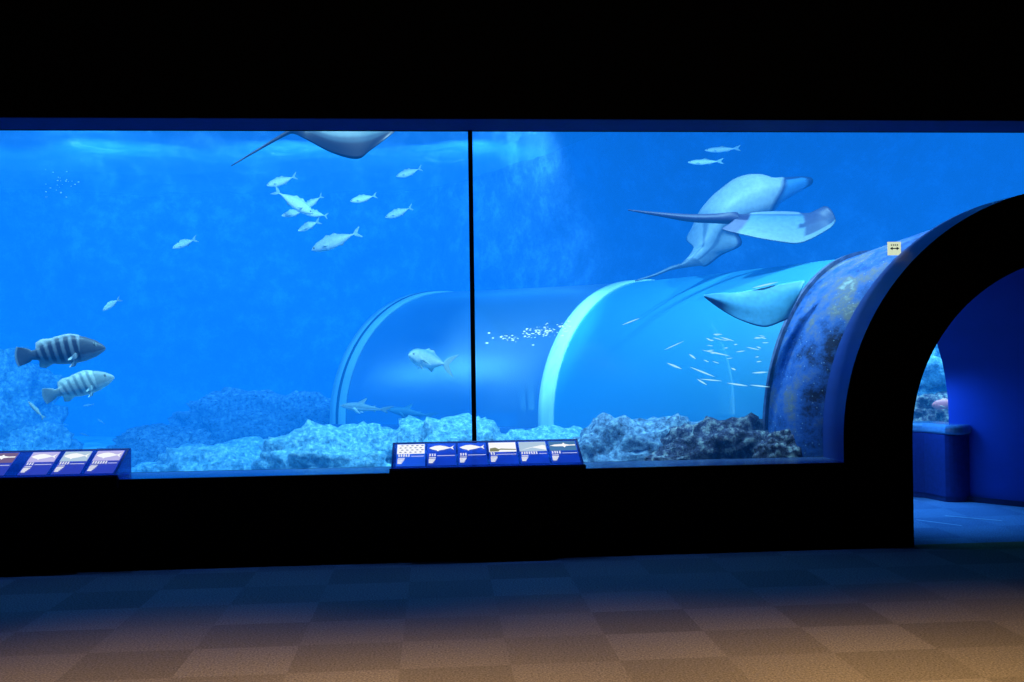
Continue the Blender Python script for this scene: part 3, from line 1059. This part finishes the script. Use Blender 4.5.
def colD(u, v, top):
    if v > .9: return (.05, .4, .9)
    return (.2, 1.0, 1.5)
ray('faint pale reflection of a stingray with dark lower rim, modelled against the side of the clear tunnel', .78, [  # mirrored ray built as a solid one beside the acrylic
    [(806, 280, .02), (802, 289, 0), (797, 300, 0), (792, 310, 0), (788, 319, -.02)],
    [(797, 281, .05), (794, 290, .02), (790, 301, 0), (786, 312, -.02), (781, 322, -.04)],
    [(764, 287, .08), (764, 297, .04), (764, 308, 0), (764, 318, -.03), (764, 327, -.06)],
    [(738, 292, .06), (739, 298, .03), (740, 306, 0), (740, 314, -.02), (740, 320, -.04)],
    [(718, 293, .02), (719, 297, .01), (720, 301, 0), (720, 305, 0), (720, 309, 0)],
    narrow(704, 296, 1.2, 0)],
    [.003, .008, .010, .010, .008, .003], colD)

# ------------------------------------------------------------------ bubbles and glints
def bubbles(name, label, spots, Y, mat, group=None):
    bm = B()
    for px, py, r, el in spots:
        c = at(px, py, Y + random.uniform(-.2, .2))
        rr = r / ppm(Y)
        bmesh.ops.create_icosphere(bm, subdivisions=1, radius=rr, matrix=Matrix.Translation(c) @ Matrix.Diagonal((el, 1, .55, 1)))
    return tag(obj(name, bm, mat, None, True), label, 'bubbles', group, 'stuff')


BUB = plain('bubble_white', (.95, .98, 1), rough=.15, spec=.8)
STREAK = glow('reflection_streak', (.45, .85, 1), 1.0)
GLINT = glow('reflection_glint', (.8, .97, 1), 2.2)
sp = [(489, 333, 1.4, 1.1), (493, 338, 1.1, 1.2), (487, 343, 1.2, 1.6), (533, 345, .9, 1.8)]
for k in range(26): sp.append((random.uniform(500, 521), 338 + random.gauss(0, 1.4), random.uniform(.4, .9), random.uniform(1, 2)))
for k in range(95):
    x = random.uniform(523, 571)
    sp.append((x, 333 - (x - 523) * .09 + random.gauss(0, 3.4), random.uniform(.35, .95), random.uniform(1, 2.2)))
bubbles('bubbles', 'bright scatter of reflected white glints left of the pale tunnel ring', sp, 3.2, GLINT)  # reflections in the tunnel built as glowing specks
sp = [(random.gauss(502, 6), random.gauss(361, 3), random.uniform(.4, .8), random.uniform(1, 2.5)) for k in range(22)]
sp += [(random.uniform(482, 498), 374 + random.gauss(0, .6), random.uniform(.3, .6), 2) for k in range(9)]
bubbles('bubbles', 'faint cluster of bubbles low beside the black joint', sp, 5.4, BUB)
sp = [(random.gauss(60, 9), random.gauss(184, 8), random.uniform(.3, .8), 1.2) for k in range(26)]
bubbles('bubbles', 'tiny bubbles rising in the upper left water', sp, 3.0, BUB)


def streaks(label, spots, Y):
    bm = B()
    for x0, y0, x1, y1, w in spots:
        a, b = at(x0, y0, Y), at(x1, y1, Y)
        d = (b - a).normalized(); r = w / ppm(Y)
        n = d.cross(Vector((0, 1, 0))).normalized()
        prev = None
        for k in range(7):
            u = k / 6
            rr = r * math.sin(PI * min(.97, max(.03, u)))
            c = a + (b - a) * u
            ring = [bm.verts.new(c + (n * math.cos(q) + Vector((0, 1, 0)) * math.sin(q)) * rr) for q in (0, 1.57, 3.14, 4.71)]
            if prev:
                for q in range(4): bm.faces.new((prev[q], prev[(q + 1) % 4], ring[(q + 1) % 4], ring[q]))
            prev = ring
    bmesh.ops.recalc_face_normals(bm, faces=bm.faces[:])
    return tag(obj('bubbles', bm, STREAK, None, True), label, 'bubbles', kind='stuff')  # reflected light on the acrylic, named along with the bubbles
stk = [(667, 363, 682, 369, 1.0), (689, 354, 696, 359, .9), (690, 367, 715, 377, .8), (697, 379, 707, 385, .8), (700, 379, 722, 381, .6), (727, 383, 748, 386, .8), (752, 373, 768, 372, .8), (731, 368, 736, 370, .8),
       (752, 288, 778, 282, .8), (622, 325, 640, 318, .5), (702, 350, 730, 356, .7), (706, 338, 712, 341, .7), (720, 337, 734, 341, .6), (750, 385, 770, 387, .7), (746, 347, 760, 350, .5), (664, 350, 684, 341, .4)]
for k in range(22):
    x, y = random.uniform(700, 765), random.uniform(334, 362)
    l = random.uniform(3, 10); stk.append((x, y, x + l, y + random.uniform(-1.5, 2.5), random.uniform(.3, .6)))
streaks('thin pale streaks of reflected light, modelled against the side of the clear tunnel', stk, .85)  # reflections on the acrylic built as glowing slivers

# ------------------------------------------------------------------ information panels
def see_through(name, col, clear, emit=0):
    m, nt, out = new_mat(name)
    tr = N(nt, 'ShaderNodeBsdfTransparent')
    tr.inputs['Color'].default_value = (.35, .55, 1, 1)
    p = N(nt, 'ShaderNodeBsdfPrincipled', Roughness=.3)
    p.inputs['Base Color'].default_value = (*col, 1)
    p.inputs['Emission Color'].default_value = (*col, 1)
    p.inputs['Emission Strength'].default_value = emit
    mx = N(nt, 'ShaderNodeMixShader')
    mx.inputs['Fac'].default_value = 1 - clear
    L(nt, tr.outputs[0], mx.inputs[1]); L(nt, p.outputs[0], mx.inputs[2])
    L(nt, mx.outputs[0], out.inputs['Surface'])
    return m
CASE = see_through('panel_case_blue', (.008, .03, .16), .55)
CASE_SIDE = plain('panel_side', (.008, .02, .09), rough=.4)
WHITE = glow('panel_white', (.93, .96, 1), 1.0)
PY0, PZ0, PY1, PZ1 = -.045, .655, .285, .803     # front-bottom to back-top of the slanting face
sl = Vector((0, PY1 - PY0, PZ1 - PZ0)); SLEN = sl.length; sl.normalize()
nrm = Vector((0, -sl.z, sl.y)).normalized()


def face_pt(x, s, h=0):
    """x along the panel, s = 0 (front edge) .. SLEN, h above the face"""
    return Vector((x, PY0, PZ0)) + sl * s + nrm * h


def fquad(bm, x0, x1, s0, s1, h):
    bm.faces.new([bm.verts.new(face_pt(*q, h)) for q in ((x0, s0), (x1, s0), (x1, s1), (x0, s1))])


def fpoly(bm, pts, h):
    bm.faces.new([bm.verts.new(face_pt(x, s, h)) for x, s in pts])


def panel(label, x0, x1, tiles, group):
    t = empty('information_panel', ((x0 + x1) / 2, 0, .6))
    tag(t, label, 'information panel', group)
    bm = B()
    prism(bm, [(PY0, PZ0 - .0), (PY1, PZ1), (PY1 + .03, PZ1), (PY1 + .03, ZS + .008), (-.004, ZS + .008), (PY0, ZS + .008)], 'x', x0, x1)
    obj('case', bm, CASE, t)
    bm = B()
    prism(bm, [(PY0 - .012, PZ0 - .012), (PY0, PZ0), (-.005, ZS + .008), (-.005, ZS - .05), (PY0 - .012, ZS - .05)], 'x', x0 - .012, x1 + .012)
    obj('front_lip', bm, BLACK, t)
    bm = B()
    for a, b, c, d in ((x0, x1, SLEN - .018, SLEN), (x0, x0 + .014, 0, SLEN), (x1 - .014, x1, 0, SLEN)):
        fquad(bm, a, b, c, d, .004)
    obj('rim', bm, CASE_SIDE, t)
    for spec in tiles:
        a, b, back, sky, kind, words = spec
        bm = B(); fquad(bm, a, b, .022, SLEN - .03, .004)
        tl = obj('picture_tile', bm, back, t)
        s0, s1 = .19, SLEN - .036
        if sky is not None:
            bm = B(); fquad(bm, a + .004, b - .004, s0, s1, .006)
            ph = obj('photo', bm, sky, tl)
        cx, cs, w = (a + b) / 2, (s0 + s1) / 2 + .005, (b - a) * .46
        hgt = .052
        bm = B()
        if kind == 'fish':
            up_ = [(-1, 0), (-.85, .3), (-.5, .75), (-.1, .85), (.3, .55), (.62, .15), (.72, .12), (1, .75), (.9, 0), (1, -.75), (.72, -.12), (.6, -.2), (.2, -.6), (-.2, -.85), (-.3, -1.15), (-.42, -.8), (-.75, -.5)]
            fpoly(bm, [(cx + q * w * .95, cs + r * hgt * .8) for q, r in up_], .008)
        elif kind == 'slim':
            fpoly(bm, [(cx + q * w, cs + r * hgt * .75) for q, r in [(-1, -.1), (-.6, .35), (0, .5), (.1, .95), (.22, .45), (.55, .2), (1, .25), (1, -.15), (.55, -.15), (.25, -.3), (.15, -.8), (0, -.35), (-.6, -.35)]], .008)
        elif kind == 'shoal':
            for r in range(4):
                for c in range(5):
                    px_, ps = a + .02 + (b - a - .05) * c / 4.3 + .012 * (r % 2), s0 + .02 + (s1 - s0 - .03) * r / 3.4
                    l = .022
                    fpoly(bm, [(px_ - l * .2, ps), (px_ + l * .3, ps + .007), (px_ + l, ps), (px_ + l * .3, ps - .007)], .008)
        elif kind == 'scene':
            fpoly(bm, [(a + .008, s0 + .004), (a + .07, s0 + .004), (a + .085, s0 + .03), (a + .05, s0 + .06), (a + .012, s0 + .05)], .008)
            fpoly(bm, [(a + .06, s0 + .028), (b - .006, s0 + .02), (b - .006, s0 + .034), (a + .09, s0 + .045)], .008)
        elif kind == 'ray':
            fpoly(bm, [(a + .01, s0 + .012), (a + .10, s0 + .05), (b - .008, s0 + .012), (b - .008, s0 + .075), (b - .03, s0 + .085), (a + .07, s0 + .045)], .008)
        obj({'fish': 'fish_picture', 'slim': 'fish_picture', 'shoal': 'shoal_picture', 'scene': 'reef_picture', 'ray': 'ray_picture'}[kind], bm,
            {'shoal': plain('shoal_ink', (.10, .14, .30)), 'scene': glow('reef_ink', (.35, .38, .22), .6)}.get(kind, WHITE), tl)
        # name and text lines under the picture (too small to read: little strokes)
        bm = B()
        x = a + .012
        rnd = random.Random(int(a * 1000))
        for k in range(words):
            cw = .0165
            for q in range(3):
                yq = .148 + q * .013
                fquad(bm, x + rnd.uniform(0, .003), x + cw - rnd.uniform(.002, .005), yq, yq + .007, .008)
            fquad(bm, x + .006, x + .010, .148, .180, .0083)
            x += cw + .001
        fquad(bm, x + .006, b - .008, .150, .155, .008)
        fquad(bm, a + .012, a + .06, .122, .130, .008)
        for q in range(4):
            fquad(bm, a + .010, a + .058 - .006 * q, .052 + .016 * (3 - q), .063 + .016 * (3 - q), .008)
        obj('lettering', bm, WHITE, tl)
    return t


def tile_blue(c, s): return see_through('tile_back', c, .5, s)
TB1, TB2 = tile_blue((.03, .22, .85), .6), tile_blue((.02, .10, .55), .5)
SK = glow('photo_white', (.95, .97, 1), 1.0)
SKB = glow('photo_blue', (.10, .32, .70), .6)
SKP = glow('photo_lilac', (.52, .50, .88), .95)
SKG = glow('photo_grey', (.45, .62, .80), .95)
px0, px1 = -.325, 1.035
tw = .205
xs = [px0 + .032 + k * .2205 for k in range(6)]
panel('wide slanting information panel under the black joint with six fish picture tiles', px0, px1, [
    (xs[0], xs[0] + tw, TB1, SK, 'shoal', 5), (xs[1], xs[1] + tw, TB2, None, 'fish', 3), (xs[2], xs[2] + tw, TB2, None, 'fish', 3),
    (xs[3], xs[3] + tw, TB2, SK, 'scene', 2), (xs[4], xs[4] + tw, TB2, SKG, 'ray', 7), (xs[5], xs[5] + tw, TB2, SKB, 'slim', 4)], 'information panels on the sill')
lx1 = -2.20
tl_ = tile_blue((.10, .14, .55), .5)
T = []
for k in range(3):
    b = lx1 - .022 - k * .222
    T.append((b - .192, b, tl_, SKP if k != 1 else SKG, 'fish', (6, 4, 3)[k]))
for k in range(2):
    b = lx1 - .022 - 3 * .222 - .06 - k * .24
    T.append((b - .215, b, tl_, glow('photo_dusk', (.30, .20, .42), .6), 'slim', 4))
panel('slanting information panel at the left edge with lilac picture tiles', -3.62, lx1, T, 'information panels on the sill')

# ------------------------------------------------------------------ light
def area(name, loc, target, sx, sy, power, col):
    l = bpy.data.lights.new(name, 'AREA')
    l.shape = 'RECTANGLE'; l.size = sx; l.size_y = sy; l.energy = power; l.color = col
    o = bpy.data.objects.new(name, l); COL.objects.link(o)
    o.location = loc
    o.rotation_euler = (Vector(target) - Vector(loc)).to_track_quat('-Z', 'Y').to_euler()
    return o


def spot(name, loc, target, power, col, ang, blend, rad=.1):
    l = bpy.data.lights.new(name, 'SPOT')
    l.energy = power; l.color = col; l.spot_size = math.radians(ang); l.spot_blend = blend; l.shadow_soft_size = rad
    o = bpy.data.objects.new(name, l); COL.objects.link(o)
    o.location = loc
    o.rotation_euler = (Vector(target) - Vector(loc)).to_track_quat('-Z', 'Y').to_euler()
    return o


WB = (.72, .93, 1.0)
for x, pw in ((-5.6, 1.0), (-3.2, 1), (-.9, 1.2), (1.2, 1.7), (3.2, 1.0), (5.4, .7)):
    spot('tank_light', (x, .60, 5.0), (x, 2.2, 0), 1300 * pw, WB, 125, .6, .12)
for x in (-7, -4.5, -2, .5):
    spot('tank_light', (x, 7.0, 5.4), (x, 10.5, 1.2), 2400, WB, 120, .6, .12)
spot('tank_spot_left', (-4.5, 5, 5.2), (-4.6, 10.5, 2.5), 4200, WB, 70, 1, .3)
# warm downlights over the carpet behind the glass
for x, e in ((-1.5, 1.15), (.8, 1.1), (2.9, 1)):
    spot('downlight', (x, -4.6, 4.2), (x + .1, -4.0, 0), 620 * e, (1, .79, .44), 66, .85, .15)
# blue light in the tunnel
spot('tunnel_light', (4.35, 1.9, 1.0), (5.0, 1.95, .6), 17, (.06, .30, 1), 120, 1, .1)  # added low fill for the blue gradient on the wall
spot('tunnel_light', (4.1, 1.9, 1.9), (4.2, 1.3, 0), 200, (.07, .34, 1), 62, .8, .1)
spot('tank_light', (5.9, 3.0, 4.9), (5.5, 4.4, .8), 5000, WB, 70, .8, .1)  # added to brighten the rocks seen through the arch
spot('tank_light', (-.3, 1.0, 4.9), (1.0, 4.0, 1.7), 5200, (.85, 1, .92), 26, .5, .1)  # added narrow spot to whiten the pale joint ring
# added blue fill under the window head for the tank's glow on the floor
for x in (-4.4, -2.6, -1, .6, 2.0):
    spot('window_glow_fill', (x, .25, 3.07), (x, -1.0, 0), 100, (.02, .12, 1), 110, 1, 0)
w = bpy.data.worlds.new('dark'); S.world = w
w.use_nodes = True
w.node_tree.nodes['Background'].inputs['Color'].default_value = (.002, .003, .006, 1)
w.node_tree.nodes['Background'].inputs['Strength'].default_value = .3

S.view_settings.view_transform = 'Standard'
S.view_settings.look = 'None'
S.view_settings.exposure = 0
S.cycles.max_bounces = 8
S.cycles.transparent_max_bounces = 16
S.cycles.volume_bounces = 0
S.cycles.use_denoising = True
S.cycles.sample_clamp_indirect = 4
